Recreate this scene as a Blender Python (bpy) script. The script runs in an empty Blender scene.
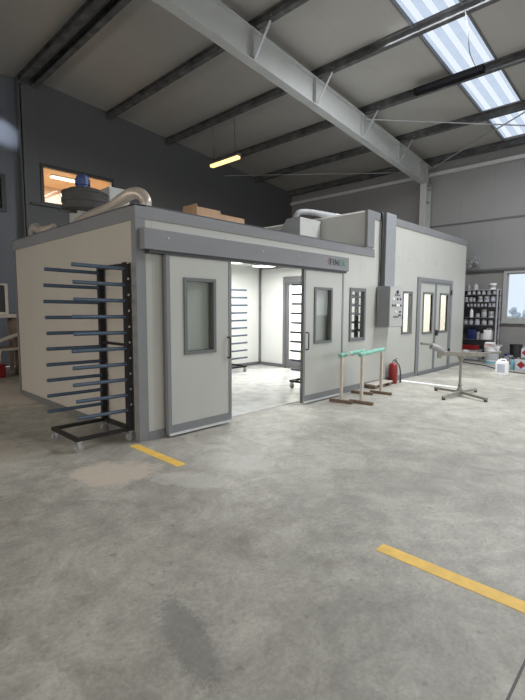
import bpy, bmesh, math, random
from mathutils import Vector, Matrix
random.seed(7)
C = bpy.context.scene.collection
PI = math.pi

# ------------------------------------------------------------------ materials
def new_mat(name):
    m = bpy.data.materials.new(name); m.use_nodes = True
    nt = m.node_tree; b = nt.nodes['Principled BSDF']
    return m, nt, b

def mat(name, col, rough=.5, metal=0., var=.06, scale=6., bump=0., bscale=60., stretch=None, spec=.5):
    """one colour with slight procedural mottling and optional bump, in object space"""
    m, nt, b = new_mat(name)
    N = nt.nodes; L = nt.links
    tc = N.new('ShaderNodeTexCoord'); mp = N.new('ShaderNodeMapping')
    if stretch: mp.inputs['Scale'].default_value = stretch
    L.new(tc.outputs['Object'], mp.inputs['Vector'])
    nz = N.new('ShaderNodeTexNoise'); nz.inputs['Scale'].default_value = scale; nz.inputs['Detail'].default_value = 5
    L.new(mp.outputs['Vector'], nz.inputs['Vector'])
    rp = N.new('ShaderNodeValToRGB')
    rp.color_ramp.elements[0].position = .3; rp.color_ramp.elements[1].position = .7
    c0 = [max(0, c*(1-var)) for c in col]; c1 = [min(1, c*(1+var)) for c in col]
    rp.color_ramp.elements[0].color = (*c0, 1); rp.color_ramp.elements[1].color = (*c1, 1)
    L.new(nz.outputs['Fac'], rp.inputs['Fac']); L.new(rp.outputs['Color'], b.inputs['Base Color'])
    b.inputs['Roughness'].default_value = rough; b.inputs['Metallic'].default_value = metal
    b.inputs['Specular IOR Level'].default_value = spec
    if bump:
        n2 = N.new('ShaderNodeTexNoise'); n2.inputs['Scale'].default_value = bscale
        L.new(mp.outputs['Vector'], n2.inputs['Vector'])
        bp = N.new('ShaderNodeBump'); bp.inputs['Strength'].default_value = bump; bp.inputs['Distance'].default_value = .01
        L.new(n2.outputs['Fac'], bp.inputs['Height']); L.new(bp.outputs['Normal'], b.inputs['Normal'])
    return m

def emit(name, col, s):
    m, nt, b = new_mat(name)
    b.inputs['Base Color'].default_value = (*col, 1)
    b.inputs['Emission Color'].default_value = (*col, 1); b.inputs['Emission Strength'].default_value = s
    return m

def glass(name, tint, refl=.1, rough=.02):
    m = bpy.data.materials.new(name); m.use_nodes = True
    nt = m.node_tree; N = nt.nodes; L = nt.links; N.clear()
    o = N.new('ShaderNodeOutputMaterial'); mx = N.new('ShaderNodeMixShader')
    t = N.new('ShaderNodeBsdfTransparent'); t.inputs['Color'].default_value = (*tint, 1)
    g = N.new('ShaderNodeBsdfGlossy'); g.inputs['Roughness'].default_value = rough
    fr = N.new('ShaderNodeFresnel'); fr.inputs['IOR'].default_value = 1.45
    ad = N.new('ShaderNodeMath'); ad.operation = 'MULTIPLY_ADD'; ad.inputs[1].default_value = refl*10; ad.inputs[2].default_value = 0
    L.new(fr.outputs['Fac'], ad.inputs[0])
    ge = N.new('ShaderNodeNewGeometry'); iv = N.new('ShaderNodeMath'); iv.operation = 'SUBTRACT'; iv.inputs[0].default_value = 1
    L.new(ge.outputs['Backfacing'], iv.inputs[1])
    mu = N.new('ShaderNodeMath'); mu.operation = 'MULTIPLY'; L.new(ad.outputs[0], mu.inputs[0]); L.new(iv.outputs[0], mu.inputs[1])
    L.new(mu.outputs[0], mx.inputs['Fac'])
    L.new(t.outputs[0], mx.inputs[1]); L.new(g.outputs[0], mx.inputs[2]); L.new(mx.outputs[0], o.inputs['Surface'])
    return m

def panel_mat(name, col, axis, pitch, rough=.45, dark=.8, var=.03):
    """insulated steel sheet: flat colour with thin seam lines every `pitch` metres along one axis"""
    m = mat(name, col, rough, 0, var, 1.3)
    nt = m.node_tree; N = nt.nodes; L = nt.links; b = N['Principled BSDF']
    tc = [n for n in N if n.type == 'TEX_COORD'][0]; rp = [n for n in N if n.type == 'VALTORGB'][0]
    sx = N.new('ShaderNodeSeparateXYZ'); L.new(tc.outputs['Object'], sx.inputs[0])
    d = N.new('ShaderNodeMath'); d.operation = 'DIVIDE'; d.inputs[1].default_value = pitch
    L.new(sx.outputs['XYZ'.index(axis)], d.inputs[0])
    f = N.new('ShaderNodeMath'); f.operation = 'FRACT'; L.new(d.outputs[0], f.inputs[0])
    lt = N.new('ShaderNodeMath'); lt.operation = 'LESS_THAN'; lt.inputs[1].default_value = .012/pitch
    L.new(f.outputs[0], lt.inputs[0])
    mx = N.new('ShaderNodeMix'); mx.data_type = 'RGBA'
    L.new(lt.outputs[0], mx.inputs[0]); L.new(rp.outputs['Color'], mx.inputs[6])
    mx.inputs[7].default_value = (*[c*dark for c in col], 1)
    L.new(mx.outputs[2], b.inputs['Base Color'])
    return m

def concrete():
    m, nt, b = new_mat('concrete_floor')
    N = nt.nodes; L = nt.links
    tc = N.new('ShaderNodeTexCoord')
    def noise(scale, detail=6, rough=.6, dist=0.):
        n = N.new('ShaderNodeTexNoise'); n.inputs['Scale'].default_value = scale; n.inputs['Detail'].default_value = detail
        n.inputs['Roughness'].default_value = rough; n.inputs['Distortion'].default_value = dist
        L.new(tc.outputs['Object'], n.inputs['Vector']); return n
    def ramp(src, p0, p1, c0, c1):
        r = N.new('ShaderNodeValToRGB'); e = r.color_ramp.elements
        e[0].position = p0; e[1].position = p1; e[0].color = (*c0, 1); e[1].color = (*c1, 1)
        L.new(src, r.inputs['Fac']); return r
    def mix(fac, a, bb, mode='MIX'):
        x = N.new('ShaderNodeMix'); x.data_type = 'RGBA'; x.blend_type = mode
        if isinstance(fac, float): x.inputs[0].default_value = fac
        else: L.new(fac, x.inputs[0])
        for s, v in ((6, a), (7, bb)):
            if isinstance(v, tuple): x.inputs[s].default_value = (*v, 1)
            else: L.new(v, x.inputs[s])
        return x.outputs[2]
    base = ramp(noise(.55, 8, .65, .6).outputs['Fac'], .3, .7, (.285, .272, .24), (.48, .462, .415)).outputs['Color']
    mid = ramp(noise(3.2, 9, .7, .8).outputs['Fac'], .28, .72, (.64, .64, .63), (1.22, 1.22, 1.21)).outputs['Color']
    col = mix(.8, base, mid, 'MULTIPLY')
    fine = ramp(noise(38, 4, .7).outputs['Fac'], .3, .7, (.78, .78, .78), (1.15, 1.15, 1.15)).outputs['Color']
    col = mix(.8, col, fine, 'MULTIPLY')
    # trowel swirls
    sw = ramp(noise(1.5, 10, .75, 2.2).outputs['Fac'], .47, .56, (0, 0, 0), (1, 1, 1)).outputs['Color']
    col = mix(.5, col, mix(sw, (.79, .79, .79), (1.08, 1.08, 1.08)), 'MULTIPLY')
    spk = ramp(noise(16, 2, .5).outputs['Fac'], .26, .33, (.55, .55, .54), (1, 1, 1)).outputs['Color']
    col = mix(.6, col, spk, 'MULTIPLY')
    scr = ramp(noise(6., 12, .8, 3.5).outputs['Fac'], .56, .66, (1, 1, 1), (1.35, 1.33, 1.29)).outputs['Color']
    col = mix(.7, col, scr, 'MULTIPLY')
    dk = ramp(noise(.8, 10, .72, 1.2).outputs['Fac'], .34, .46, (.78, .77, .75), (1, 1, 1)).outputs['Color']
    col = mix(.8, col, dk, 'MULTIPLY')
    # patches with a shape of their own: (x, y, rx, ry, rotation, colour, strength)
    def patch(col, x, y, rx, ry, rot, c, strength, ns=5.):
        mp = N.new('ShaderNodeMapping'); mp.vector_type = 'TEXTURE'
        mp.inputs['Location'].default_value = (x, y, 0); mp.inputs['Rotation'].default_value = (0, 0, rot)
        mp.inputs['Scale'].default_value = (rx, ry, 1)
        L.new(tc.outputs['Object'], mp.inputs['Vector'])
        ln = N.new('ShaderNodeVectorMath'); ln.operation = 'LENGTH'
        sp = N.new('ShaderNodeVectorMath'); sp.operation = 'MULTIPLY'; sp.inputs[1].default_value = (1, 1, 0)
        L.new(mp.outputs[0], sp.inputs[0]); L.new(sp.outputs[0], ln.inputs[0])
        nz = noise(ns, 6, .7)
        a = N.new('ShaderNodeMath'); a.operation = 'MULTIPLY_ADD'; a.inputs[1].default_value = .9; 
        L.new(nz.outputs['Fac'], a.inputs[0]); L.new(ln.outputs['Value'], a.inputs[2])
        r = ramp(a.outputs[0], .85, 1.55, (strength,)*3, (0, 0, 0))
        return mix(r.outputs['Color'], col, c)
    col = patch(col, -.71, -.69, .85, .64, -.72, (.54, .46, .385), .8)      # dusty tan patch by the rack
    col = patch(col, -1.50, -2.95, .2, .66, -.3, (.15, .15, .145), .6, 45.)  # dark speckled track
    col = patch(col, -.30, -1.35, .35, .8, .5, (.56, .54, .51), .4, 12.)
    col = patch(col, .35, -1.3, .5, .9, .5, (.50, .49, .465), .4, 7.)
    col = patch(col, 1.2, -3.0, .9, .3, -.6, (.26, .25, .23), .35, 9.)
    col = patch(col, .2, -2.3, .8, .25, .2, (.26, .25, .23), .3, 12.)
    col = patch(col, -2.0, -1.0, .45, .55, .1, (.26, .22, .185), .5, 4.)
    col = patch(col, -.6, 4.6, 2.4, 3.2, 0, (.60, .53, .45), .75, 3.)
    col = patch(col, -1.5, .9, 1.2, 1.6, 0, (.50, .455, .395), .5, 4.)
    # sawn joint in the slab
    sx = N.new('ShaderNodeSeparateXYZ'); L.new(tc.outputs['Object'], sx.inputs[0])
    ad = N.new('ShaderNodeMath'); ad.operation = 'ADD'; ad.inputs[1].default_value = 4.18; L.new(sx.outputs['Y'], ad.inputs[0])
    ab = N.new('ShaderNodeMath'); ab.operation = 'ABSOLUTE'; L.new(ad.outputs[0], ab.inputs[0])
    lt = N.new('ShaderNodeMath'); lt.operation = 'LESS_THAN'; lt.inputs[1].default_value = .006; L.new(ab.outputs[0], lt.inputs[0])
    col = mix(lt.outputs[0], col, (.05, .05, .045))
    L.new(col, b.inputs['Base Color'])
    rr = N.new('ShaderNodeMapRange'); rr.inputs['To Min'].default_value = .42; rr.inputs['To Max'].default_value = .7
    L.new(noise(2., 6, .7).outputs['Fac'], rr.inputs['Value']); L.new(rr.outputs[0], b.inputs['Roughness'])
    bp = N.new('ShaderNodeBump'); bp.inputs['Strength'].default_value = .2; bp.inputs['Distance'].default_value = .01
    L.new(noise(14, 8, .7).outputs['Fac'], bp.inputs['Height']); L.new(bp.outputs['Normal'], b.inputs['Normal'])
    return m

M = {}
M['concrete'] = concrete()
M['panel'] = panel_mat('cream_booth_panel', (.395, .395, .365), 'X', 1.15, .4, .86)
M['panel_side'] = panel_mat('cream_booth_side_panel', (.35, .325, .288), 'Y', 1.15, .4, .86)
M['inner'] = panel_mat('white_inner_panel', (.80, .81, .79), 'X', 1.15, .4, .92)
M['trim'] = mat('grey_booth_trim', (.165, .168, .175), .4, 0, .05, 3)
M['trim_dark'] = mat('dark_grey_trim', (.11, .112, .115), .45, 0, .05, 3)
M['door'] = mat('pale_door_skin', (.375, .38, .35), .38, 0, .03, 2)
M['duct_grey'] = mat('grey_duct_metal', (.23, .24, .255), .45, .1, .06, 4)
M['plenum'] = mat('pale_grey_plenum', (.36, .36, .345), .5, 0, .05, 3)
M['roof_in'] = panel_mat('ceiling_sheet', (.33, .32, .298), 'Y', 1.0, .5, .9)
M['wall_panel'] = panel_mat('grey_wall_panel', (.235, .235, .235), 'Y', 1.0, .45, .85)
M['wall_low'] = mat('grey_plaster', (.21, .205, .20), .8, 0, .08, 2)
M['gable'] = panel_mat('dark_gable_panel', (.085, .088, .092), 'X', 1.0, .55, .8)
M['gable_light'] = panel_mat('blue_grey_gable_panel', (.115, .127, .148), 'X', 1.0, .5, .85)
M['steel_light'] = mat('light_grey_painted_steel', (.42, .43, .425), .4, .1, .05, 2)
M['steel_brace'] = mat('galvanised_brace', (.34, .35, .36), .45, .3, .1, 8)
M['purlin'] = mat('dark_galvanised_purlin', (.095, .096, .098), .65, 0, .45, 3.5, spec=.15)
M['white_trim'] = mat('white_flashing', (.48, .49, .49), .45, 0, .04, 3)
M['win_frame'] = mat('grey_window_frame', (.32, .325, .325), .45, 0, .05, 3)
M['black_metal'] = mat('black_rack_steel', (.012, .011, .011), .5, 0, .2, 9, spec=.25)
M['arm'] = mat('blue_grey_rack_tube', (.042, .068, .105), .45, 0, .12, 20)
M['chrome'] = mat('chrome', (.55, .55, .56), .25, .9, .05, 10)
M['rubber'] = mat('black_rubber', (.03, .03, .03), .7, 0, .1, 20)
M['grey_rubber'] = mat('grey_castor_wheel', (.24, .24, .23), .5, 0, .1, 20)
M['black'] = mat('black_plastic', (.018, .018, .02), .45, 0, .1, 10)
M['matt_black'] = mat('matt_black', (.010, .010, .011), .9, 0, .1, 6, spec=.05)
M['fan'] = mat('dark_fan_housing', (.045, .043, .042), .8, 0, .2, 6)
M['blue'] = mat('blue_motor', (.03, .055, .16), .4, .1, .1, 8)
M['flex'] = mat('dusty_flexible_duct', (.42, .37, .32), .35, .3, .12, 9)
M['silver'] = mat('silver_duct', (.27, .275, .28), .6, 0, .15, 12)
M['card'] = mat('brown_cardboard', (.30, .19, .11), .8, 0, .1, 5)
M['yellow'] = mat('yellow_floor_tape', (.78, .50, .10), .6, 0, .12, 9, .1)
M['white_line'] = mat('white_floor_paint', (.86, .86, .84), .55, 0, .06, 6)
M['red'] = mat('red_enamel', (.22, .012, .012), .35, 0, .1, 5)
M['green'] = mat('mint_padding', (.20, .42, .34), .7, 0, .25, 14, .3, 30)
M['timber'] = mat('worn_painted_wood', (.50, .45, .39), .75, 0, .2, 9, .3, 40, (6, 6, 1))
M['timber_dark'] = mat('brown_worn_wood', (.17, .115, .08), .75, 0, .25, 7, .3, 40)
M['stand'] = mat('paint_spattered_steel', (.24, .23, .20), .55, .2, .18, 14)
M['white_plastic'] = mat('white_plastic', (.80, .80, .80), .4, 0, .04, 5)
M['tin'] = mat('grey_tin', (.28, .28, .29), .45, .2, .12, 20)
M['tin_white'] = mat('white_paint_tin', (.40, .40, .42), .45, 0, .12, 20)
M['tin_pink'] = mat('pinkish_paint_tin', (.30, .25, .25), .45, 0, .1, 20)
M['navy'] = mat('navy_plastic', (.02, .03, .12), .4, 0, .1, 8)
M['teal'] = mat('teal_label', (.16, .38, .46), .5, 0, .15, 12)
M['paleblue'] = mat('pale_blue_label', (.40, .43, .52), .5, 0, .12, 14)
M['salmon'] = mat('salmon_paper', (.66, .42, .34), .6, 0, .1, 10)
M['shelf'] = mat('dark_shelf_steel', (.11, .112, .125), .5, .2, .1, 10)
M['shelf_edge'] = mat('pale_shelf_upright', (.46, .46, .48), .4, .3, .06, 10)
M['film'] = mat('white_floor_film', (.54, .54, .53), .25, 0, .2, 4, .5, 9)
M['glass'] = glass('clear_glass', (.93, .95, .94), .05)
M['glass_win'] = glass('window_glass', (.96, .98, 1.0), .05)
M['frost'] = glass('pale_booth_glass', (.97, .98, .96), .03)
M['dark_glass'] = mat('dark_unlit_glass', (.012, .012, .014), .15, 0, .05, 2)
M['office_wall'] = mat('cream_office_wall', (.70, .55, .40), .8, 0, .03, 2)
M['tube'] = emit('warm_lit_tube', (1.0, .68, .28), 1.9)
M['tube_white'] = emit('warm_white_lit_tube', (1.0, .85, .62), 5.)
M['diffuser'] = emit('lit_white_diffuser', (1.0, 1.0, .98), 4.)
M['led_white'] = mat('white_button', (.9, .9, .9), .3, 0, .02, 5)
M['hill'] = mat('hazy_trees', (.60, .66, .72), .9, 0, .15, .4)  # distance haze is put into this pale colour
M['ground_out'] = mat('pale_yard_ground', (.5, .5, .48), .9, 0, .1, .3)
M['sign_black'] = mat('black_lettering', (.015, .015, .02), .5, 0, .05, 5)
M['sign_green'] = mat('green_lettering', (.04, .17, .09), .5, 0, .05, 5)
M['sign_red'] = mat('dark_red_mark', (.17, .06, .08), .5, 0, .05, 5)

def skylight_mat():
    m = bpy.data.materials.new('clear_corrugated_sheet'); m.use_nodes = True
    nt = m.node_tree; N = nt.nodes; L = nt.links; N.clear()
    o = N.new('ShaderNodeOutputMaterial'); mx = N.new('ShaderNodeMixShader')
    t = N.new('ShaderNodeBsdfTransparent'); tl = N.new('ShaderNodeBsdfTranslucent'); tl.inputs['Color'].default_value = (.9, .93, 1, 1)
    tc = N.new('ShaderNodeTexCoord'); nz = N.new('ShaderNodeTexNoise'); nz.inputs['Scale'].default_value = 5
    L.new(tc.outputs['Object'], nz.inputs['Vector'])
    rp = N.new('ShaderNodeValToRGB'); rp.color_ramp.elements[0].color = (.60, .66, .77, 1); rp.color_ramp.elements[1].color = (.74, .79, .88, 1)
    L.new(nz.outputs['Fac'], rp.inputs['Fac']); L.new(rp.outputs['Color'], t.inputs['Color'])
    mx.inputs['Fac'].default_value = .12
    L.new(t.outputs[0], mx.inputs[1]); L.new(tl.outputs[0], mx.inputs[2]); L.new(mx.outputs[0], o.inputs['Surface'])
    return m
M['sky_sheet'] = skylight_mat()
M['sky_rib'] = glass('white_sheet_rib', (1, 1, 1), .04)

# ------------------------------------------------------------------ mesh helpers
class MB:
    def __init__(s, origin=(0, 0, 0)):
        s.bm = bmesh.new(); s.o = Vector(origin)
    def _add(s, tmp):
        me = bpy.data.meshes.new('t'); tmp.to_mesh(me); tmp.free(); s.bm.from_mesh(me); bpy.data.meshes.remove(me); return s
    def box(s, x0, x1, y0, y1, z0, z1, bev=0., mtx=None):
        t = bmesh.new(); bmesh.ops.create_cube(t, size=1)
        for v in t.verts:
            v.co = Vector(((x0+x1)/2+v.co.x*(x1-x0), (y0+y1)/2+v.co.y*(y1-y0), (z0+z1)/2+v.co.z*(z1-z0)))
        if bev: bmesh.ops.bevel(t, geom=t.edges[:], offset=bev, segments=2, affect='EDGES', profile=.6)
        if mtx is not None: t.transform(mtx)
        return s._add(t)
    def cyl(s, p0, p1, r, r2=None, n=16, caps=True):
        p0, p1 = Vector(p0), Vector(p1); d = p1-p0
        t = bmesh.new()
        bmesh.ops.create_cone(t, cap_ends=caps, cap_tris=False, segments=n, radius1=r, radius2=r if r2 is None else r2, depth=d.length)
        q = d.to_track_quat('Z', 'Y').to_matrix().to_4x4()
        t.transform(Matrix.Translation((p0+p1)/2) @ q)
        return s._add(t)
    def bar(s, p0, p1, w, h, up=(0, 0, 1), bev=0.):
        """rectangular bar from p0 to p1: w sideways, h along up"""
        p0, p1 = Vector(p0), Vector(p1); d = (p1-p0); ln = d.length; d.normalize()
        up = Vector(up); sd = d.cross(up)
        if sd.length < 1e-4: sd = d.cross(Vector((1, 0, 0)))
        sd.normalize(); u = sd.cross(d)
        m = Matrix((( *sd, 0), (*d, 0), (*u, 0), (0, 0, 0, 1))).transposed()
        m = Matrix.Translation((p0+p1)/2) @ m
        return s.box(-w/2, w/2, -ln/2, ln/2, -h/2, h/2, bev, m)
    def lathe(s, prof, c=(0, 0, 0), n=24):
        t = bmesh.new(); rings = []
        for r, z in prof:
            if r < 1e-5: rings.append([t.verts.new((c[0], c[1], c[2]+z))])
            else: rings.append([t.verts.new((c[0]+r*math.cos(2*PI*k/n), c[1]+r*math.sin(2*PI*k/n), c[2]+z)) for k in range(n)])
        for a, b in zip(rings, rings[1:]):
            for k in range(n):
                k2 = (k+1) % n
                if len(a) == 1 and len(b) == 1: continue
                if len(a) == 1: t.faces.new((a[0], b[k], b[k2]))
                elif len(b) == 1: t.faces.new((a[k], b[0], a[k2]))
                else: t.faces.new((a[k], b[k], b[k2], a[k2]))
        bmesh.ops.recalc_face_normals(t, faces=t.faces[:])
        return s._add(t)
    def tube(s, pts, r, n=12, closed=False, wob=0.):
        """round tube along a smooth path (Catmull-Rom through pts)"""
        P = [Vector(p) for p in pts]; path = []
        for i in range(len(P)-1):
            a = P[max(i-1, 0)]; b = P[i]; c = P[i+1]; d = P[min(i+2, len(P)-1)]
            for k in range(8):
                t = k/8
                path.append(.5*((2*b)+(c-a)*t+(2*a-5*b+4*c-d)*t*t+(3*b-a-3*c+d)*t**3))
        path.append(P[-1])
        t = bmesh.new(); rings = []; prev = None
        for i, p in enumerate(path):
            d = (path[min(i+1, len(path)-1)]-path[max(i-1, 0)]).normalized()
            if prev is None:
                prev = d.cross(Vector((0, 0, 1)))
                if prev.length < 1e-3: prev = d.cross(Vector((1, 0, 0)))
            u = (prev-d*prev.dot(d)).normalized(); prev = u; v = d.cross(u)
            rr = r*(1+wob*(1 if i % 2 else -1))
            rings.append([t.verts.new(p+rr*(math.cos(2*PI*k/n)*u+math.sin(2*PI*k/n)*v)) for k in range(n)])
        for a, b in zip(rings, rings[1:]):
            for k in range(n): t.faces.new((a[k], b[k], b[(k+1) % n], a[(k+1) % n]))
        t.faces.new(rings[0][::-1]); t.faces.new(rings[-1])
        bmesh.ops.recalc_face_normals(t, faces=t.faces[:])
        return s._add(t)
    def prism(s, poly, axis, a0, a1):
        """polygon (2-D points in the two other axes, in xyz order) extruded along axis from a0 to a1"""
        t = bmesh.new()
        def P(u, v, a): return {'x': (a, u, v), 'y': (u, a, v), 'z': (u, v, a)}[axis]
        A = [t.verts.new(P(u, v, a0)) for u, v in poly]; B = [t.verts.new(P(u, v, a1)) for u, v in poly]
        t.faces.new(A); t.faces.new(B[::-1]); n = len(poly)
        for k in range(n): t.faces.new((A[k], B[k], B[(k+1) % n], A[(k+1) % n]))
        bmesh.ops.recalc_face_normals(t, faces=t.faces[:])
        return s._add(t)
    def wall(s, ax, p0, p1, u0, u1, z0, z1, holes):
        """slab with rectangular holes. ax = its thin axis ('x' or 'y'), p0..p1 thickness, u the other level axis.
        built as one welded grid so that no seams are left"""
        us = sorted({u0, u1, *[h[0] for h in holes], *[h[1] for h in holes]}); zs = sorted({z0, z1, *[h[2] for h in holes], *[h[3] for h in holes]})
        t = bmesh.new(); V = {}
        def vert(i, j, k):
            if (i, j, k) not in V:
                p = (p0, p1)[k]; V[i, j, k] = t.verts.new((p, us[i], zs[j]) if ax == 'x' else (us[i], p, zs[j]))
            return V[i, j, k]
        def solid(i, j):
            if not (0 <= i < len(us)-1 and 0 <= j < len(zs)-1): return False
            cu, cz = (us[i]+us[i+1])/2, (zs[j]+zs[j+1])/2
            return not any(h[0] < cu < h[1] and h[2] < cz < h[3] for h in holes)
        for i in range(len(us)-1):
            for j in range(len(zs)-1):
                if not solid(i, j): continue
                for k in (0, 1): t.faces.new((vert(i, j, k), vert(i+1, j, k), vert(i+1, j+1, k), vert(i, j+1, k)))
                if not solid(i-1, j): t.faces.new((vert(i, j, 0), vert(i, j+1, 0), vert(i, j+1, 1), vert(i, j, 1)))
                if not solid(i+1, j): t.faces.new((vert(i+1, j, 0), vert(i+1, j+1, 0), vert(i+1, j+1, 1), vert(i+1, j, 1)))
                if not solid(i, j-1): t.faces.new((vert(i, j, 0), vert(i+1, j, 0), vert(i+1, j, 1), vert(i, j, 1)))
                if not solid(i, j+1): t.faces.new((vert(i, j+1, 0), vert(i+1, j+1, 0), vert(i+1, j+1, 1), vert(i, j+1, 1)))
        bmesh.ops.recalc_face_normals(t, faces=t.faces[:])
        return s._add(t)
    def build(s, name, m, parent=None, smooth=False, loc=None):
        for v in s.bm.verts: v.co -= s.o
        me = bpy.data.meshes.new(name); s.bm.to_mesh(me); s.bm.free()
        me.materials.append(m)
        if smooth:
            for p in me.polygons: p.use_smooth = True
            try: me.set_sharp_from_angle(angle=math.radians(40))
            except Exception: pass
        o = bpy.data.objects.new(name, me); C.objects.link(o)
        if parent is not None: o.parent = parent
        else: o.location = s.o
        return o

def tag(o, label, cat, group=None):
    o['label'] = label; o['category'] = cat
    if group: o['group'] = group
    return o
def thing(name, loc, label, cat, group=None, rz=0.):
    o = bpy.data.objects.new(name, None); C.objects.link(o); o.location = loc; o.rotation_euler = (0, 0, rz)
    o.empty_display_size = .1
    return tag(o, label, cat, group)
def struct(o):
    o['kind'] = 'structure'; return o
def copy_tree(o, parent=None):
    c = o.copy(); C.objects.link(c)
    if parent is not None: c.parent = parent
    for ch in list(o.children): copy_tree(ch, c)
    return c
class Thing:
    """an Empty at `loc`; parts are given in the world's coordinates"""
    def __init__(s, name, loc, label, cat, group=None):
        s.r = thing(name, loc, label, cat, group); s.loc = loc
    def mb(s): return MB(s.loc)
    def part(s, mb, name, m, parent=None, smooth=False):
        return mb.build(name, m, parent or s.r, smooth)

# ------------------------------------------------------------------ the hall
RIDGE, XW, YG = 1.8, 12.5, 8.25         # ridge line, right wall, gable wall
def roof(x): return 6.6+.09*(XW-x) if x >= RIDGE else 6.6+.09*(XW-RIDGE)-.09*(RIDGE-x)
XL, YF = -9.5, -14.
SKY = (-1.25, -.25)                      # level span of the skylight strip
SKY2 = (-4.8, -3.6)                       # unseen strip, opened above the camera for an added fill lamp

struct(MB().box(XL, XW+.2, YF, YG+.2, -.15, 0).build('floor', M['concrete']))

t = MB()
def roof_slab(x0, x1, y0, y1):
    if y1 > YG: y1 = YG+.45
    t.prism([(x0, roof(x0)), (x1, roof(x1)), (x1, roof(x1)+.1), (x0, roof(x0)+.1)], 'y', y0, y1)
for x0, x1 in ((XL, RIDGE), (RIDGE, 2.0), (12.3, XW+.2)): roof_slab(x0, x1, YF, YG+.2)
for y0, y1 in ((YF, SKY2[0]), (SKY2[1], SKY[0]), (SKY[1], YG+.2)): roof_slab(2.0, 12.3, y0, y1)
struct(t.build('ceiling', M['roof_in']))

# right wall: upper insulated panels, recessed lower wall with windows
struct(MB().box(XW, XW+.15, YF, YG, 2.83, roof(XW)-.02).build('wall_right', M['wall_panel']))
WIN = (-2.6, -.45, 1.25, 2.74)
WIN2 = (-13.2, -4.0, 1.22, 2.70)  # unseen window, made long for the fill lamp it holds
struct(MB().wall('x', XW+.06, XW+.26, YF, YG, 0, 2.83, [WIN, WIN2]).build('wall_right_lower', M['wall_low']))
struct(MB().box(XW-.03, XW, YF, YG, 4.36, 4.41).build('trim_1', M['trim_dark']))
struct(MB().box(XW-.06, XW, YF, YG, 2.80, 2.86).build('trim_2', M['trim_dark']))
struct(MB().box(XW-.10, XW, YF, YG, 6.06, 6.17).build('trim_3', M['white_trim']))
for n, w in ((1, WIN), (2, WIN2)):
    y0, y1, z0, z1 = w
    wf = struct(MB((XW, (y0+y1)/2, z0)).wall('x', XW+.0, XW+.2, y0-.03, y1+.06, z0-.06, z1+.05, [(y0+.04, y1-.03, z0+.04, z1-.04)]).build('window_%d' % n, M['win_frame']))
    MB((XW, (y0+y1)/2, z0)).box(XW+.13, XW+.14, y0+.04, y1-.03, z0+.04, z1-.04).build('pane', M['glass_win'], wf)
    MB((XW, (y0+y1)/2, z0)).box(XW-.05, XW+.06, y0-.08, y1+.1, z0-.10, z0-.06).build('sill', M['win_frame'], wf)
    MB((XW, (y0+y1)/2, z0)).wall('x', XW+.11, XW+.16, y0+.04, y1-.03, z0+.04, z1-.04, [(y0+.1, y1-.06, z0+.08, z1-.07)]).build('sash', M['win_frame'], wf)

# gable wall with the office window, lighter bay beyond the ridge
OW = (2.05, 4.06, 4.42, 5.40)
struct(MB().wall('y', YG, YG+.12, 1.57, XW, 0, 6.55, [OW]).build('wall_back', M['gable']))
struct(MB().prism([(1.57, 6.55), (XW, 6.55), (XW, roof(XW)), (RIDGE, roof(RIDGE)), (1.57, roof(1.57))], 'y', YG, YG+.12).build('wall_back_top', M['gable']))
struct(MB().wall('y', YG+.25, YG+.37, XL, 1.57, 0, 6.65, [(-.5, 1.15, 4.12, 4.98)]).build('wall_back_left', M['gable_light']))
struct(MB().prism([(XL, 6.65), (1.57, 6.65), (1.57, roof(1.57)), (XL, roof(XL))], 'y', YG+.25, YG+.37).build('wall_back_left_top', M['gable_light']))
struct(MB().box(1.54, 1.60, YG, YG+.4, 0, roof(1.57)-.002).build('trim_4', M['gable']))
w3 = struct(MB((.3, YG+.25, 4.1)).wall('y', YG+.2, YG+.33, -.55, 1.2, 4.07, 5.03, [(-.45, 1.1, 4.15, 4.95)]).build('window_3', M['black']))
MB((.3, YG+.25, 4.1)).box(-.45, 1.1, YG+.28, YG+.29, 4.15, 4.95).build('pane', M['dark_glass'], w3)
w4 = struct(MB((3, YG, 4.4)).wall('y', YG-.03, YG+.08, OW[0]-.05, OW[1]+.05, OW[2]-.05, OW[3]+.06, [(OW[0]+.03, OW[1]-.03, OW[2]+.03, OW[3]-.03)]).build('window_4', M['black']))
MB((3, YG, 4.4)).box(OW[0]+.03, OW[1]-.03, YG+.03, YG+.035, OW[2]+.03, OW[3]-.03).build('pane', M['glass_win'], w4)
MB((3, YG, 4.4)).box(1.72, OW[1]+.05, YG-.07, YG-.03, OW[2]-.09, OW[2]-.03).build('sill', M['black'], w4)
# lit office behind the window
struct(MB().wall('y', YG+3.0, YG+3.1, 1.6, 5.2, 3.3, 5.64, []).build('wall_office_back', M['office_wall']))
struct(MB().wall('x', 1.55, 1.6, YG+.12, YG+3.1, 3.3, 5.64, []).build('wall_office_left', M['office_wall']))
struct(MB().wall('x', 5.2, 5.25, YG+.12, YG+3.1, 3.3, 5.64, []).build('wall_office_right', M['office_wall']))
struct(MB().box(1.55, 5.25, YG+.12, YG+3.1, 5.64, 5.69).build('ceiling_office', M['office_wall']))
struct(MB().box(1.55, 5.25, YG+.12, YG+3.1, 3.25, 3.3).build('floor_office', M['office_wall']))
T = Thing('ceiling_lamp', (3.25, 9.78, 5.64), 'lit strip lamp glowing on the ceiling of the upstairs office', 'lamp')
T.part(T.mb().box(2.86, 3.66, 9.68, 9.88, 5.60, 5.64, .01), 'lamp_body', M['white_plastic'])
T.part(T.mb().box(2.88, 3.64, 9.70, 9.86, 5.56, 5.60, .015), 'lamp_tube', M['tube_white'])

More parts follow.
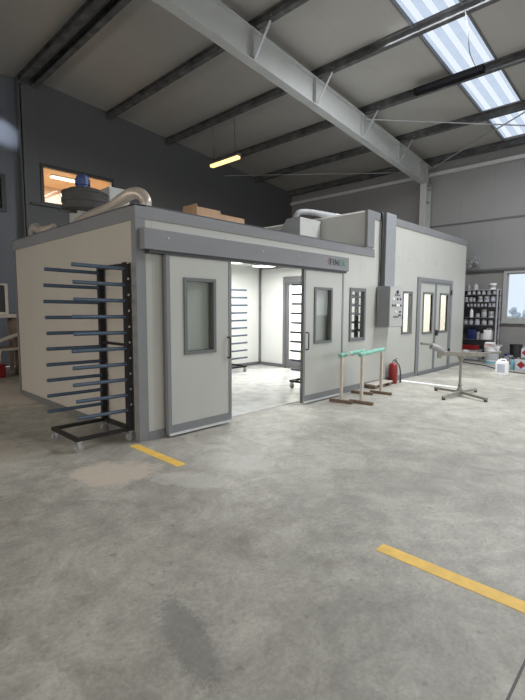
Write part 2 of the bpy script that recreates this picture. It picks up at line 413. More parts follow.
# left and front walls of the hall (never in frame, they keep the light out) with unseen openings built for fill lamps
GATE = (-4.5, 5.5, 0., 4.6)
struct(MB().wall('y', YF-.15, YF, XL, XW, 0, 7.7, [GATE]).build('wall_front', M['wall_panel']))
struct(MB().wall('x', XL-.15, XL, YF, YG, 0, 6.6, [(-8., 7., 1.6, 3.6)]).build('wall_left', M['wall_panel']))

# outdoors, seen through the window
struct(MB().box(XW+.3, 120, -70, 60, -.3, -.15).build('ground', M['ground_out']))
for i, (y, w, h, lab) in enumerate(((11.75, .85, 2.5, 'hazy round-topped tree far outside the window, the larger one'), (10.4, .7, 1.9, 'hazy small tree far outside the window beside the larger tree'))):
    tm = MB((62, y, -.15))
    for k in range(9):
        a = random.uniform(-1, 1); b = random.uniform(.35, 1)
        tt = bmesh.new(); bmesh.ops.create_icosphere(tt, subdivisions=2, radius=w*.38)
        for v in tt.verts: v.co = v.co*(1+.12*random.uniform(-1, 1))
        tt.transform(Matrix.Translation((62+random.uniform(-.4, .4), y+a*w*.5, -.15+h*b*.75))); tm._add(tt)
    tm.cyl((62, y, -.15), (62, y, h*.6), .2)
    tag(tm.build('distant_tree', M['hill'], smooth=True), lab, 'tree')

# ------------------------------------------------------------------ roof steel
def purlin(x, y0, y1, lab):
    z = 6.4+.09*(XW-x) if x >= RIDGE else 6.4+.09*(XW-RIDGE)-.09*(RIDGE-x)
    top = roof(x)
    m = MB((x, 0, z))
    # C section opening to the left, lying under the sheets
    w, th, h = .085, .008, top-z-.004
    m.prism([(x-w, z), (x+.04, z), (x+.04, z+h), (x-w, z+h), (x-w, z+h-.02), (x-th, z+h-.02), (x-th, z+.012), (x-w+.006, z+.012), (x-w+.006, z+.03), (x-w, z+.03)], 'y', y0, y1)
    o = m.build('roof_purlin', M['purlin'])
    tag(o, lab, 'purlin', 'steel purlins under the roof sheets')
purlin(1.62, YF, YG+.2, 'dark roof purlin nearest the ridge, left one of the close pair')
purlin(1.95, YF, YG, 'dark roof purlin of the close ridge pair, on the booth side')
purlin(4.02, YF, YG, 'dark roof purlin next down the slope from the ridge pair')
purlin(6.1, YF, YG, 'dark roof purlin above the warm hanging lamp')
purlin(8.18, YF, YG, 'dark roof purlin with the black unlit fitting under it')
purlin(10.25, YF, YG, 'dark roof purlin just before the lowest skylight pane')
purlin(12.28, YF, YG, 'dark roof purlin along the top of the right wall')

def frame(yc, lab, cat_label_col, first=True):
    zt = lambda x: 6.36+.09*(XW-x) if x >= RIDGE else 6.36+.09*(XW-RIDGE)-.09*(RIDGE-x)
    T = Thing('portal_frame', (12.25, yc, 0), lab, 'steel frame', 'steel portal frames of the hall')
    xs = 12.05
    def I(x0, x1):
        w = T.mb()
        for (a, b, wd) in ((0, .014, .22), (.6, .62, .22), (.014, .6, .014)):
            w.prism([(x0, zt(x0)-b), (x1, zt(x1)-b), (x1, zt(x1)-a), (x0, zt(x0)-a)], 'y', yc-wd/2, yc+wd/2)
        return w
    T.part(I(RIDGE, 12.45), 'rafter', M['steel_light'])
    T.part(I(XL, RIDGE), 'rafter', M['steel_light'])
    w = T.mb(); z1 = zt(12.05)-.6
    w.box(xs, xs+.016, yc-.11, yc+.11, 0, z1); w.box(12.43, 12.446, yc-.11, yc+.11, 0, zt(12.45)-.62); w.box(xs+.016, 12.43, yc-.007, yc+.007, 0, z1-.02)
    T.part(w, 'column', M['steel_light'])
    for x in (3.9, 5.95, 8.05, 10.1, 11.55, 12.1):
        for sgn in (-1, 1):
            T.part(T.mb().prism([(x-.006, zt(x)-.6), (x+.006, zt(x)-.6), (x+.006, zt(x)-.014), (x-.006, zt(x)-.014)], 'y', min(yc+sgn*.007, yc+sgn*.1), max(yc+sgn*.007, yc+sgn*.1)), 'stiffener', M['steel_light'])
    T.part(T.mb().box(xs-.01, 12.46, yc-.13, yc-.008, 5.62, 5.65), 'stiffener', M['steel_light'])
    T.part(T.mb().box(xs+.02, 12.42, yc-.10, yc-.008, 5.2, 5.23), 'stiffener', M['steel_light'])
    for x in (3.98, 6.06, 8.14, 10.2):
        T.part(T.mb().bar((x-.06, yc-.10, zt(x)-.57), (x+.02, yc-.5, zt(x)+.12), .055, .015, (0, 1, 0)), 'fly_brace', M['steel_brace'])
    return T
frame(2.1, 'pale grey steel rafter and column crossing above the booth', '')

# bracing rods in the roof plane
def rod(p0, p1, r, lab):
    mid = (Vector(p0)+Vector(p1))/2
    tag(MB(mid).cyl(p0, p1, r, n=8).build('brace_rod', M['steel_brace'], smooth=True), lab, 'brace rod', 'bracing rods under the roof')
rod((8.15, 2.0, 6.66), (12.2, -2.6, 6.34), .018, 'thin steel brace rod running level across the skylight strip')
rod((12.2, 2.0, 6.22), (8.2, -4.2, 6.66), .018, 'thin steel brace rod rising from the column head')
rod((8.6, YG+.02, 6.52), (12.2, 2.25, 6.2), .012, 'thin dim brace rod behind the rafter near the gable')

# skylight panes between the purlins
def skylight(x0, x1, ys, lab):
    zc = roof((x0+x1)/2)
    T = Thing('skylight', ((x0+x1)/2, (ys[0]+ys[1])/2, zc), lab, 'skylight', 'corrugated skylight panes in the roof')
    f = T.mb()
    for (xa, xb, ya, yb) in ((x0, x0+.05, *ys), (x1-.05, x1, *ys), (x0, x1, ys[0]-.0, ys[0]+.04), (x0, x1, ys[1]-.04, ys[1])):
        f.prism([(xa, roof(xa)-.03), (xb, roof(xb)-.03), (xb, roof(xb)+.05), (xa, roof(xa)+.05)], 'y', ya, yb)
    T.part(f, 'frame', M['trim_dark'])
    p = T.mb(); r = T.mb(); W = ys[1]-ys[0]; e = .04
    # corrugation: flats with three raised ribs; ribs stay clear of tint
    edges = [ys[0]+e]; 
    for k in range(3):
        c = ys[0]+W*(.2+.3*k); edges += [c-.07, c-.04, c+.04, c+.07]
    edges.append(ys[1]-e)
    for k in range(len(edges)-1):
        a, b = edges[k], edges[k+1]; q = k % 4
        h0, h1 = {0: (0, 0), 1: (0, .035), 2: (.035, .035), 3: (.035, 0)}[q]
        tgt = r if q == 2 or q == 3 else p
        t_ = bmesh.new()
        vs = [t_.verts.new((x0+.03, a, roof(x0+.03)+.03+h0)), t_.verts.new((x1-.03, a, roof(x1-.03)+.03+h0)), t_.verts.new((x1-.03, b, roof(x1-.03)+.03+h1)), t_.verts.new((x0+.03, b, roof(x0+.03)+.03+h1))]
        t_.faces.new(vs); tgt._add(t_)
    T.part(p, 'pane', M['sky_sheet']); T.part(r, 'sheet_rib', M['sky_rib'])
for x0, x1, lab in ((2.2, 4.06, 'skylight pane highest up the roof slope beyond the crop'), (4.06, 6.14, 'skylight pane highest in view at the top edge'), (6.14, 8.22, 'skylight pane in the middle, above the black unlit fitting'),
                    (8.22, 10.29, 'skylight pane third down, below the black unlit fitting'), (10.29, 12.25, 'skylight pane lowest down the slope next to the right wall')):
    if x0 > 2.5: skylight(x0, x1, SKY, lab)

# dark fitting under the purlin and loose wires
T = Thing('strip_light', (8.0, -.3, 6.7), 'long black unlit strip fitting fixed along a roof purlin by the skylight', 'lamp')
T.part(T.mb().box(7.82, 8.0, -1.05, .52, 6.73, 6.86, .01), 'fitting', M['matt_black'])
T.part(T.mb().box(7.86, 7.96, -.98, .45, 6.715, 6.73), 'lamp_tube', M['matt_black'])
tag(MB((7.2, -.9, 6.8)).tube([(5.95, -1.33, 6.95), (6.5, -1.2, 6.86), (7.2, -1.0, 6.82), (7.97, -.95, 6.72)], .008, 6).build('wire', M['black']), 'thin dark wire sagging across the skylight panes', 'wire')

# hanging warm lamp
T = Thing('hanging_lamp', (6.15, 5.3, 5.85), 'lit warm strip lamp hanging under the dark roof by the gable', 'lamp')
T.part(T.mb().box(6.07, 6.23, 4.82, 6.1, 5.88, 5.94, .01), 'lamp_body', M['trim_dark'])
T.part(T.mb().box(6.085, 6.215, 4.86, 6.06, 5.80, 5.88, .02), 'lamp_tube', M['tube'])
for y in (5.0, 5.95): T.part(T.mb().cyl((6.15, y, 5.94), (6.1, y, 7.0), .006, n=6), 'hanger_wire', M['black'])

# ------------------------------------------------------------------ drying cabin (low part of the booth)
D = 4.15
T = Thing('drying_cabin', (2.5, 0, 0), 'low cream and grey panel booth with open sliding doors', 'booth')
cab = T
W1 = (4.48, 4.98, 1.0, 1.955); OPEN = (1.25, 3.15, 0, 2.28)
T.part(T.mb().wall('y', 0, .06, .06, 5.0, 0, 2.72, [OPEN, W1]), 'front_wall', M['panel'])
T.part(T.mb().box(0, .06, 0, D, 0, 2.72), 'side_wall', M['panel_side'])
T.part(T.mb().box(.06, 6.24, D-.06, D, 0, 2.72), 'back_wall', M['inner'])
PD = (1.75, 3.2, 0, 2.42)
T.part(T.mb().wall('x', 6.24, 6.3, .06, D, 0, 2.72, [PD]), 'partition_wall', M['inner'])
T.part(T.mb().box(.06, 6.3, .06, D, 2.72, 2.76), 'roof_panel', M['inner'])
g = T.mb(); g.box(-.015, 5.3, -.015, .0, 2.62, 2.77); g.box(-.015, .12, -.015, .10, 2.755, 2.775); g.box(.12, 5.0, -.015, .1, 2.762, 2.775)
T.part(g, 'front_fascia', M['trim'])
g = T.mb(); g.box(-.015, 0, 0.0, D+.01, 2.60, 2.77); g.box(-.015, .1, .1, D+.01, 2.762, 2.775)
T.part(g, 'side_fascia', M['trim'])
g = T.mb(); g.box(-.012, .112, -.012, 0, 0, 2.62); g.box(-.012, 0, 0, .085, 0, 2.60)
T.part(g, 'corner_trim', M['trim'])
T.part(T.mb().box(-.012, 0, D-.07, D+.01, 0, 2.6), 'corner_trim', M['trim_dark'])
T.part(T.mb().box(-.02, 0, .085, D-.07, 0, .09), 'base_trim', M['trim_dark'])
T.part(T.mb().box(.112, OPEN[0], -.016, 0, 0, .10), 'base_trim', M['trim'])
T.part(T.mb().box(OPEN[1], 5.05, -.016, 0, 0, .12), 'base_trim', M['trim'])
T.part(T.mb().box(.06, 6.24, D-.075, D-.06, 0, .09), 'base_trim', M['trim'])
T.part(T.mb().box(6.225, 6.24, PD[1], D-.06, 0, .09), 'base_trim', M['trim'])
T.part(T.mb().box(6.19, 6.24, D-.11, D-.06, .09, 2.66), 'corner_trim', M['trim'])
T.part(T.mb().box(6.2, 6.24, PD[1]-1.5, D-.1, 2.66, 2.72), 'ceiling_trim', M['trim'])
hd = T.part(T.mb().box(.03, 4.2, -.135, -.016, 2.262, 2.50, .006), 'track_cover', M['trim'])
for x in (.35, 1.95, 2.75): T.part(T.mb().cyl((x, -.143, 2.41), (x, -.134, 2.41), .012, n=10), 'bolt', M['steel_light'], hd)
T.part(T.mb().box(.1, 4.15, -.12, -.03, 2.225, 2.262), 'slide_track', M['black'])

def sliding_door(x0, x1, win, hx):
    y0, y1 = -.105, -.045
    zt = 2.225
    f = T.mb().wall('y', y0, y1, x0, x1, .03, zt, [(x0+.05, x1-.05, .15, zt-.01)])
    dr = T.part(f, 'sliding_door', M['trim'])
    T.part(T.mb().wall('y', y0+.006, y1-.006, x0+.05, x1-.05, .15, zt-.01, [win]), 'door_panel', M['door'], dr)
    a, b, c, d = win
    T.part(T.mb().wall('y', y0-.012, y1+.01, a-.04, b+.04, c-.04, d+.04, [(a+.002, b-.002, c+.002, d-.002)]), 'window_frame', M['trim_dark'], dr)
    T.part(T.mb().box(a+.002, b-.002, -.078, -.072, c+.002, d-.002), 'window_pane', M['glass'], dr)
    h = T.mb().tube([(hx, y0, .92), (hx, y0-.05, .93), (hx, y0-.055, .99), (hx, y0-.055, 1.13), (hx, y0-.05, 1.19), (hx, y0, 1.20)], .011, 8)
    T.part(h, 'handle', M['black'], dr, True)
    T.part(T.mb().box(x0+.01, x1-.01, y0-.018, y0+.01, .022, .05), 'bottom_rail', M['white_trim'], dr)
    return dr
sliding_door(.33, 1.37, (.62, 1.05, 1.05, 1.93), 1.30)
sliding_door(2.95, 4.10, (3.27, 3.70, 1.04, 1.91), 3.02)
for x in (1.30, 2.97): pass
# small window in the cabin front
wf = T.part(T.mb().wall('y', -.02, .07, W1[0]-.03, W1[1]+.03, W1[2]-.03, W1[3]+.03, [(W1[0]+.03, W1[1]-.03, W1[2]+.03, W1[3]-.03)]), 'window_frame', M['trim_dark'])
T.part(T.mb().box(W1[0]+.03, W1[1]-.03, .02, .026, W1[2]+.03, W1[3]-.03), 'window_pane', M['frost'], wf)
# inner door in the partition, grey frame and long glass panes
df = T.part(T.mb().wall('x', 6.2, 6.32, PD[0], PD[1], 0, PD[3], [(PD[0]+.1, PD[1]-.08, .0, PD[3]-.16)]), 'inner_door_frame', M['trim'])
dl = T.part(T.mb().wall('x', 6.23, 6.28, PD[0]+.1, PD[1]-.08, .01, PD[3]-.16, [(PD[0]+.2, 2.42, .25, 2.2), (2.54, PD[1]-.17, .25, 2.2)]), 'inner_door', M['trim'])
for a, b in ((PD[0]+.2, 2.42), (2.54, PD[1]-.17)): T.part(T.mb().box(6.25, 6.256, a, b, .25, 2.2), 'window_pane', M['frost'], dl)
T.part(T.mb().box(6.19, 6.23, 2.50, 2.53, 1.0, 1.25, .005), 'handle', M['chrome'], dl)

# lettering on the track cover
def text(s, x, z, size, m, parent, loc0, name='lettering'):
    cu = bpy.data.curves.new(name, 'FONT'); cu.body = s; cu.size = size; cu.extrude = .002; cu.offset = size*.012; cu.space_character = 1.25
    cu.materials.append(m)
    tmp = bpy.data.objects.new('tmp', cu); C.objects.link(tmp); bpy.context.view_layer.update()
    me = bpy.data.meshes.new_from_object(tmp); bpy.data.objects.remove(tmp)
    o = bpy.data.objects.new(name, me); C.objects.link(o); o.parent = parent
    o.location = (x-loc0[0], -.138-loc0[1], z-loc0[2]); o.rotation_euler = (PI/2, 0, 0)
    return o
text('FIN', 3.60, 2.34, .15, M['sign_black'], hd, T.loc)
text('EX', 3.875, 2.34, .15, M['sign_green'], hd, T.loc)
g = T.mb()
for zz, xx in ((2.44, 3.565), (2.40, 3.54), (2.36, 3.565)): g.box(xx, xx+.045, -.139, -.135, zz-.012, zz+.012)
T.part(g, 'emblem', M['sign_red'], hd)

# ------------------------------------------------------------------ spray booth (tall part)
T = Thing('spray_booth', (7.7, 0, 0), 'tall cream panel spray booth with glazed double doors', 'booth')
X0, X1, H = 5.0, 10.36, 3.49
W2 = (6.60, 7.03, 1.05, 1.955); DD = (7.30, 9.39, 0.0, 2.335)
T.part(T.mb().wall('y', 0, .06, X0, X1-.06, 0, H-.03, [W2, DD]), 'front_wall', M['panel'])
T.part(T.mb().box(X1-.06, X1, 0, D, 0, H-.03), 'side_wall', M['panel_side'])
T.part(T.mb().box(X0, X0+.05, .06, D, 2.76, H-.03), 'side_wall', M['plenum'])
T.part(T.mb().box(6.3, X1-.06, D-.06, D, 0, H-.03), 'back_wall', M['inner'])
T.part(T.mb().box(X0, X1, .02, D, H-.03, H), 'roof_panel', M['inner'])
g = T.mb(); g.box(X0, X1+.012, -.015, 0, 3.355, H+.005); g.box(X0, X1+.012, -.015, .1, H+.005, H+.012)
T.part(g, 'front_fascia', M['trim'])
T.part(T.mb().box(X1, X1+.012, 0, D, 3.355, H+.005), 'side_fascia', M['trim'])
T.part(T.mb().box(X0-.015, 5.25, -.03, .04, 2.80, 3.50), 'corner_trim', M['trim'])
T.part(T.mb().box(5.05, DD[0], -.016, 0, 0, .11), 'base_trim', M['trim'])
T.part(T.mb().box(DD[1], X1, -.016, 0, 0, .10), 'base_trim', M['trim'])
wf = T.part(T.mb().wall('y', -.02, .07, W2[0]-.03, W2[1]+.03, W2[2]-.03, W2[3]+.03, [(W2[0]+.02, W2[1]-.02, W2[2]+.02, W2[3]-.02)]), 'window_frame', M['trim_dark'])
T.part(T.mb().box(W2[0]+.02, W2[1]-.02, .02, .026, W2[2]+.02, W2[3]-.02), 'window_pane', M['frost'], wf)
df = T.part(T.mb().wall('y', -.03, .07, DD[0], DD[1], 0, DD[3], [(DD[0]+.12, DD[1]-.12, .0, DD[3]-.09)]), 'door_frame', M['trim'])
for a, b, win in ((DD[0]+.125, 8.33, (7.66, 8.15, 1.03, 1.945)), (8.35, DD[1]-.125, (8.65, 9.12, 1.03, 1.945))):
    dl = T.part(T.mb().wall('y', -.02, .03, a, b, .02, DD[3]-.095, [(a+.05, b-.05, .09, DD[3]-.14)]), 'door_leaf', M['trim'])
    T.part(T.mb().wall('y', -.012, .025, a+.05, b-.05, .09, DD[3]-.14, [win]), 'door_panel', M['door'], dl)
    wf = T.part(T.mb().wall('y', -.026, .035, win[0]-.05, win[1]+.05, win[2]-.05, win[3]+.05, [win]), 'window_frame', M['trim_dark'], dl)
    T.part(T.mb().box(win[0], win[1], .005, .011, win[2], win[3]), 'window_pane', M['frost'], dl)
    if a > 8: T.part(T.mb().box(8.37, 8.45, -.075, -.02, .92, 1.06, .01), 'handle', M['black'], dl)
for z in (.4, 1.95): T.part(T.mb().box(DD[1]-.13, DD[1]-.08, -.06, -.03, z, z+.14, .005), 'hinge', M['black'], df)
T.part(T.mb().box(DD[0]+.1, DD[1]-.1, -.06, -.03, 0, .03), 'threshold', M['trim_dark'])
for x in (6.35, 6.8, 7.25, 7.75, 8.3, 8.9): T.part(T.mb().cyl((x, -.004, 2.70), (x, .0, 2.70), .014, n=10), 'bolt', M['tin'])

# cable duct and control panel
tag(MB((5.78, -.06, 2.05)).box(5.58, 5.99, -.105, -.018, 2.05, 3.525, .006).build('cable_duct', M['duct_grey']), 'upright grey boxed duct above the control panel', 'duct')
tag(MB((5.52, -.04, 2.05)).tube([(5.52, -.045, 2.047), (5.53, -.045, 2.5), (5.52, -.045, 3.0), (5.525, -.045, 3.45), (5.525, .05, 3.53), (5.53, .3, 3.53)], .026, 8).build('cable', M['rubber'], smooth=True), 'dark cable running up the booth wall left of the grey boxed duct', 'cable')
T = Thing('control_panel', (5.7, -.17, 1.2), 'grey electric control cabinet with buttons on the booth wall', 'control panel')
T.part(T.mb().box(5.42, 5.98, -.29, -.018, 1.22, 2.045, .008), 'cabinet', M['duct_grey'])
dr = T.part(T.mb().box(5.43, 5.97, -.312, -.292, 1.23, 2.035, .005), 'door', M['plenum'])
T.part(T.mb().cyl((5.72, -.335, 1.93), (5.72, -.312, 1.93), .035, n=16), 'main_switch', M['black'], dr, True)
for x, z, m in ((5.56, 1.79, 'led_white'), (5.74, 1.79, 'navy'), (5.86, 1.79, 'black'), (5.53, 1.66, 'black'), (5.63, 1.66, 'black'), (5.72, 1.66, 'led_white'), (5.79, 1.66, 'led_white'), (5.88, 1.66, 'black'), (5.66, 1.53, 'led_white'), (5.86, 1.53, 'black')):
    T.part(T.mb().cyl((x, -.328, z), (x, -.312, z), .022, n=12), 'button', M[m], dr, True)
for x0, x1, z0, z1, m in ((5.62, 5.68, 1.855, 1.885, 'black'), (5.72, 5.84, 1.855, 1.88, 'navy'), (5.58, 5.80, 1.41, 1.45, 'trim_dark'), (5.80, 5.9, 1.44, 1.48, 'black')):
    T.part(T.mb().box(x0, x1, -.316, -.312, z0, z1), 'name_plate', M[m], dr)
T.part(T.mb().box(5.955, 5.985, -.325, -.312, 1.38, 1.46, .004), 'latch', M['black'], dr)

# ------------------------------------------------------------------ lights inside the booth
def booth_lamp(x, y, z, lab, wx=.42, wy=1.2):
    T = Thing('ceiling_lamp', (x, y, z), lab, 'lamp', 'strip lamps inside the booth')
    T.part(T.mb().box(x-wx/2, x+wx/2, y-wy/2, y+wy/2, z-.05, z, .01), 'lamp_body', M['white_plastic'])
    for yy in (y-wy*.4, y+wy*.4): T.part(T.mb().cyl((x, yy, z-.002), (x, yy, 2.72 if z < 3 else 3.46), .008, n=6), 'hanger_wire', M['steel_light'])
    T.part(T.mb().box(x-wx/2+.02, x+wx/2-.02, y-wy/2+.02, y+wy/2-.02, z-.07, z-.05, .008), 'diffuser', M['diffuser'])
booth_lamp(4.03, 2.3, 2.66, 'bright ceiling lamp inside the open cabin, nearer the left door')
booth_lamp(5.13, 2.5, 2.66, 'bright ceiling lamp inside the open cabin, nearer the right door')
booth_lamp(8.5, 2.1, 3.46, 'bright ceiling lamp inside the tall spray booth')

tag(MB((3.9, 2.1, 0)).box(.1, 6.18, .12, D-.09, .002, .006).build('floor_sheet', M['film']), 'shiny whitish protective sheet covering the floor inside the cabin', 'floor sheet')

# ------------------------------------------------------------------ drying racks
def make_rack(label):
    """posts at local x = 0 (y = 0 and .64), arms and base towards -x"""
    r = thing('drying_rack', (0, 0, 0), label, 'rack', 'drying racks with blue arms')
    def P(m, name, mt, par=None, sm=False): return m.build(name, mt, par or r, sm)
    b = MB()
    b.box(-.66, .03, -.03, .01, .125, .165); b.box(-.66, .03, .63, .67, .125, .165); b.box(-.66, -.62, .01, .63, .125, .165); b.box(-.01, .03, .01, .63, .125, .165)
    P(b, 'base_frame', M['black_metal'])
    for y in (0, .64):
        po = P(MB().box(-.03, .03, y-.032, y+.032, .165, 2.12), 'post', M['black_metal'])
    P(MB().box(-.02, .02, .025, .615, 2.07, 2.11), 'cross_bar', M['black_metal'])
    P(MB().box(-.015, .015, .025, .615, 1.14, 1.17), 'cross_bar', M['black_metal'])
    for y in (0, .64):
        for k in range(10):
            z = 2.045-k*.1855 - (.018 if y else 0)
            L = (.69 if y else .64)+random.uniform(-.02, .02); dz = .008
            P(MB().cyl((-L, y-.01, z+dz), (.05, y-.01, z), .0215, n=12), 'arm', M['arm'], None, True)
            if not y: P(MB().cyl((.008, -.04, z+.07), (.008, -.03, z+.07), .014, n=8), 'bolt', M['chrome'])
    for x, y in ((-.62, 0), (-.62, .64), (0, 0), (0, .64)):
        w = P(MB().cyl((x, y-.016, .047), (x, y+.016, .047), .047, n=18), 'castor', M['grey_rubber'], None, True)
        f = MB(); f.box(x-.022, x+.022, y-.026, y-.02, .045, .115); f.box(x-.022, x+.022, y+.02, y+.026, .045, .115); f.box(x-.03, x+.03, y-.03, y+.03, .113, .125); f.cyl((x, y-.03, .047), (x, y+.03, .047), .012, n=8)
        P(f, 'castor_fork', M['chrome'], w)
    return r
rack = make_rack('black wheeled drying rack with blue arms beside the booth side wall')
rack.location = (-.055, .15, 0)
r2 = copy_tree(rack); r2.location = (4.27, 3.93, 0); r2.rotation_euler.z = PI
r2['label'] = 'drying rack inside the open cabin, arm tips showing past the left sliding door'
r3 = copy_tree(rack); r3.location = (4.02, .41, 0); r3.rotation_euler.z = -PI/2
r3['label'] = 'drying rack inside the cabin behind the right sliding door, arm tips and castor showing'
r4 = copy_tree(rack); r4.location = (5.25, .34, 0); r4.rotation_euler.z = -PI/2
r4['label'] = 'drying rack inside the cabin seen through the small front window'

# ------------------------------------------------------------------ on the cabin roof
ZR = 2.775
T = Thing('extractor_fan', (.62, 2.5, ZR), 'round black extractor fan with blue motor on the cabin roof', 'fan')
cx, cy = .57, 2.5
T.part(T.mb().box(cx-.19, cx+.13, cy-.17, cy+.17, ZR, 3.10, .01), 'pedestal', M['plenum'])
T.part(T.mb().lathe([(.0, .31), (.25, .31), (.30, .26), (.352, .26), (.352, .235), (.34, .225), (.34, .175), (.352, .165), (.352, .10), (.34, .09), (.34, .045), (.352, .035), (.352, -.01), (.26, -.05), (.0, -.05)], (cx, cy, 3.15), 36), 'housing', M['fan'], None, True)
T.part(T.mb().lathe([(0, .22), (.085, .22), (.1, .19), (.1, .17), (.115, .16), (.115, .07), (.1, .06), (.1, .0), (.0, 0)], (cx-.03, cy, 3.46), 20), 'motor', M['blue'], None, True)
for k in range(6):
    a = k*PI/3
    T.part(T.mb().box(cx-.03+math.cos(a)*.117-.006, cx-.03+math.cos(a)*.117+.006, cy+math.sin(a)*.117-.006, cy+math.sin(a)*.117+.006, 3.54, 3.61), 'fin', M['blue'])
T.part(T.mb().bar((cx-.45, cy-.1, 3.06), (cx+.1, cy-.1, 3.1), .03, .03), 'bracket', M['black'])
tag(MB((1.35, 2.9, ZR)).box(1.12, 1.5, 2.75, 3.15, ZR, 3.68, .01).build('air_box', M['plenum']), 'pale grey box on the cabin roof behind the round fan', 'box')

tag(MB((.3, .5, ZR)).tube([(.20, .12, ZR+.002), (.205, .11, 2.85), (.18, .17, 2.935), (.14, .30, 2.96), (.11, .48, 2.92), (.10, .75, 2.86), (.12, 1.2, 2.85), (.17, 1.65, 2.85), (.24, 2.05, 2.85)], .068, 16, wob=.035).build('flexible_duct', M['flex'], smooth=True), 'dusty flexible duct arching over the cabin corner nearest the camera', 'duct', 'flexible ducts on the cabin roof')
tag(MB((.2, 3.5, ZR)).tube([(.18, 3.70, ZR+.06), (.15, 3.62, 2.90), (.13, 3.46, 2.94), (.12, 3.26, 2.88), (.12, 3.05, 2.848), (.15, 2.9, 2.848), (.16, 2.75, 2.848)], .068, 16, wob=.035).build('flexible_duct', M['flex'], smooth=True), 'dusty flexible duct humped on the far left end of the cabin roof', 'duct', 'flexible ducts on the cabin roof')

def carton(x, y, sx, sy, h, lab):
    T = Thing('cardboard_box', (x, y, ZR), lab, 'box', 'cardboard boxes on the cabin roof')
    T.part(T.mb().box(x-sx/2, x+sx/2, y-sy/2, y+sy/2, ZR, ZR+h), 'carton', M['card'])
    T.part(T.mb().box(x-sx/2, x-sx/2+.008, y-sy/2, y+sy/2, ZR+h, ZR+h+.05), 'flap', M['card'])
carton(2.30, 1.7, .52, .4, .53, 'brown cardboard box on the cabin roof, the taller one')
carton(2.9, 1.75, .6, .4, .49, 'brown cardboard box on the cabin roof, the lower one')

# boxed air duct against the tall booth
T = Thing('air_duct', (4.4, 1.4, ZR), 'grey boxed air duct with sloped end on the roof beside the tall booth', 'duct')
yb = 1.09
T.part(T.mb().prism([(yb, ZR), (yb, 3.41), (1.43, 3.41), (1.95, ZR)], 'x', 4.28, 4.97), 'duct_box', M['duct_grey'])
T.part(T.mb().box(4.285, 4.97, yb-.012, yb, ZR, 3.405), 'front_panel', M['plenum'])
tag(MB((5.2, 1.4, 3.45)).tube([(4.50, 1.38, 3.41), (4.50, 1.36, 3.50), (4.58, 1.32, 3.57), (4.85, 1.25, 3.60), (5.3, 1.12, 3.59), (5.9, .95, 3.58)], .062, 14, wob=.05).build('flexible_duct', M['silver'], smooth=True), 'silver flexible pipe lying from the boxed duct onto the tall booth roof', 'duct', 'flexible ducts on the cabin roof')

# ------------------------------------------------------------------ floor markings
tag(MB((-.12, -.5, 0)).box(-.175, -.068, -1.0, -.045, 0, .003).build('floor_line', M['yellow']), 'yellow tape strip on the floor starting at the booth corner', 'floor line', 'yellow lines on the floor')
tag(MB((-.1, -4.2, 0)).box(-.16, -.056, -5.6, -3.215, 0, .003).build('floor_line', M['yellow']), 'yellow tape strip on open floor away from the booth, close to the camera', 'floor line', 'yellow lines on the floor')
tag(MB((6.43, -.7, 0)).prism([(6.36, -.09), (6.55, -.09), (6.53, -1.4), (6.42, -1.4)], 'z', 0, .004).build('floor_line', M['white_line']), 'white painted floor strip running from beside the fire extinguisher', 'floor line')

# ------------------------------------------------------------------ fire extinguisher
T = Thing('fire_extinguisher', (6.0, -.13, 0), 'red fire extinguisher standing by the booth wall', 'fire extinguisher')
c = (6.0, -.13, 0)
T.part(T.mb().lathe([(0, .0), (.085, 0), (.095, .015), (.095, .36), (.085, .405), (.05, .435), (.025, .445), (0, .445)], c, 24), 'cylinder', M['red'], None, True)
T.part(T.mb().lathe([(0, .445), (.022, .445), (.025, .49), (0, .49)], c, 12), 'valve', M['chrome'], None, True)
g = T.mb(); g.bar((6.0, -.13, .50), (6.09, -.17, .53), .02, .012); g.bar((6.0, -.13, .485), (6.09, -.17, .49), .02, .012)
T.part(g, 'handle', M['black'])
T.part(T.mb().tube([(6.0, -.13, .475), (6.08, -.16, .46), (6.16, -.19, .36), (6.20, -.20, .22), (6.205, -.2, .06)], .013, 8), 'hose', M['rubber'], None, True)
T.part(T.mb().cyl((6.205, -.2, .0), (6.205, -.2, .09), .02, .014, 10), 'nozzle', M['black'])

# ------------------------------------------------------------------ sawhorses and plank
def sawhorse(fr, bk, foot_d, h, lab, pad_m):
    """fr/bk: floor points of the two posts; each stands on a foot bar lying across"""
    T = Thing('sawhorse', ((fr[0]+bk[0])/2, (fr[1]+bk[1])/2, 0), lab, 'trestle', 'padded trestles by the booth')
    for p in (fr, bk):
        T.part(T.mb().bar((p[0], p[1], .05), (p[0], p[1], h-.03), .045, .045, (0, 1, 0), .004), 'leg', M['timber'])
        d = Vector((foot_d[0], foot_d[1], 0)); a = Vector((p[0], p[1], .025))
        T.part(T.mb().bar(a-d*.21, a+d*.21, .06, .05, (0, 0, 1), .004), 'foot', M['timber_dark'])
    a = Vector((fr[0], fr[1], h)); b = Vector((bk[0], bk[1], h)); u = (b-a).normalized()
    bm_ = T.part(T.mb().bar(a-u*.06, b+u*.06, .05, .06, (0, 0, 1), .004), 'beam', M['timber'])
    L = (b-a).length
    segs = ((-.08, .16), (.30, L+.08)) if pad_m == 0 else ((-.12, L*.42), (L*.42-.02, L+.08))
    for s0, s1 in segs:
        p0 = a+u*s0; p1 = a+u*s1; g = T.mb()
        g.tube([p0+Vector((0, 0, .005)), p0.lerp(p1, .33)+Vector((0, 0, .012)), p0.lerp(p1, .66)+Vector((0, 0, .004)), p1+Vector((0, 0, .01))], .038, 12, wob=.06)
        T.part(g, 'padding', M['green'], None, True)
sawhorse((3.56, -.45), (4.48, -.30), (.17, -.98), .80, 'green padded wooden trestle standing closer to the booth wall', 0)
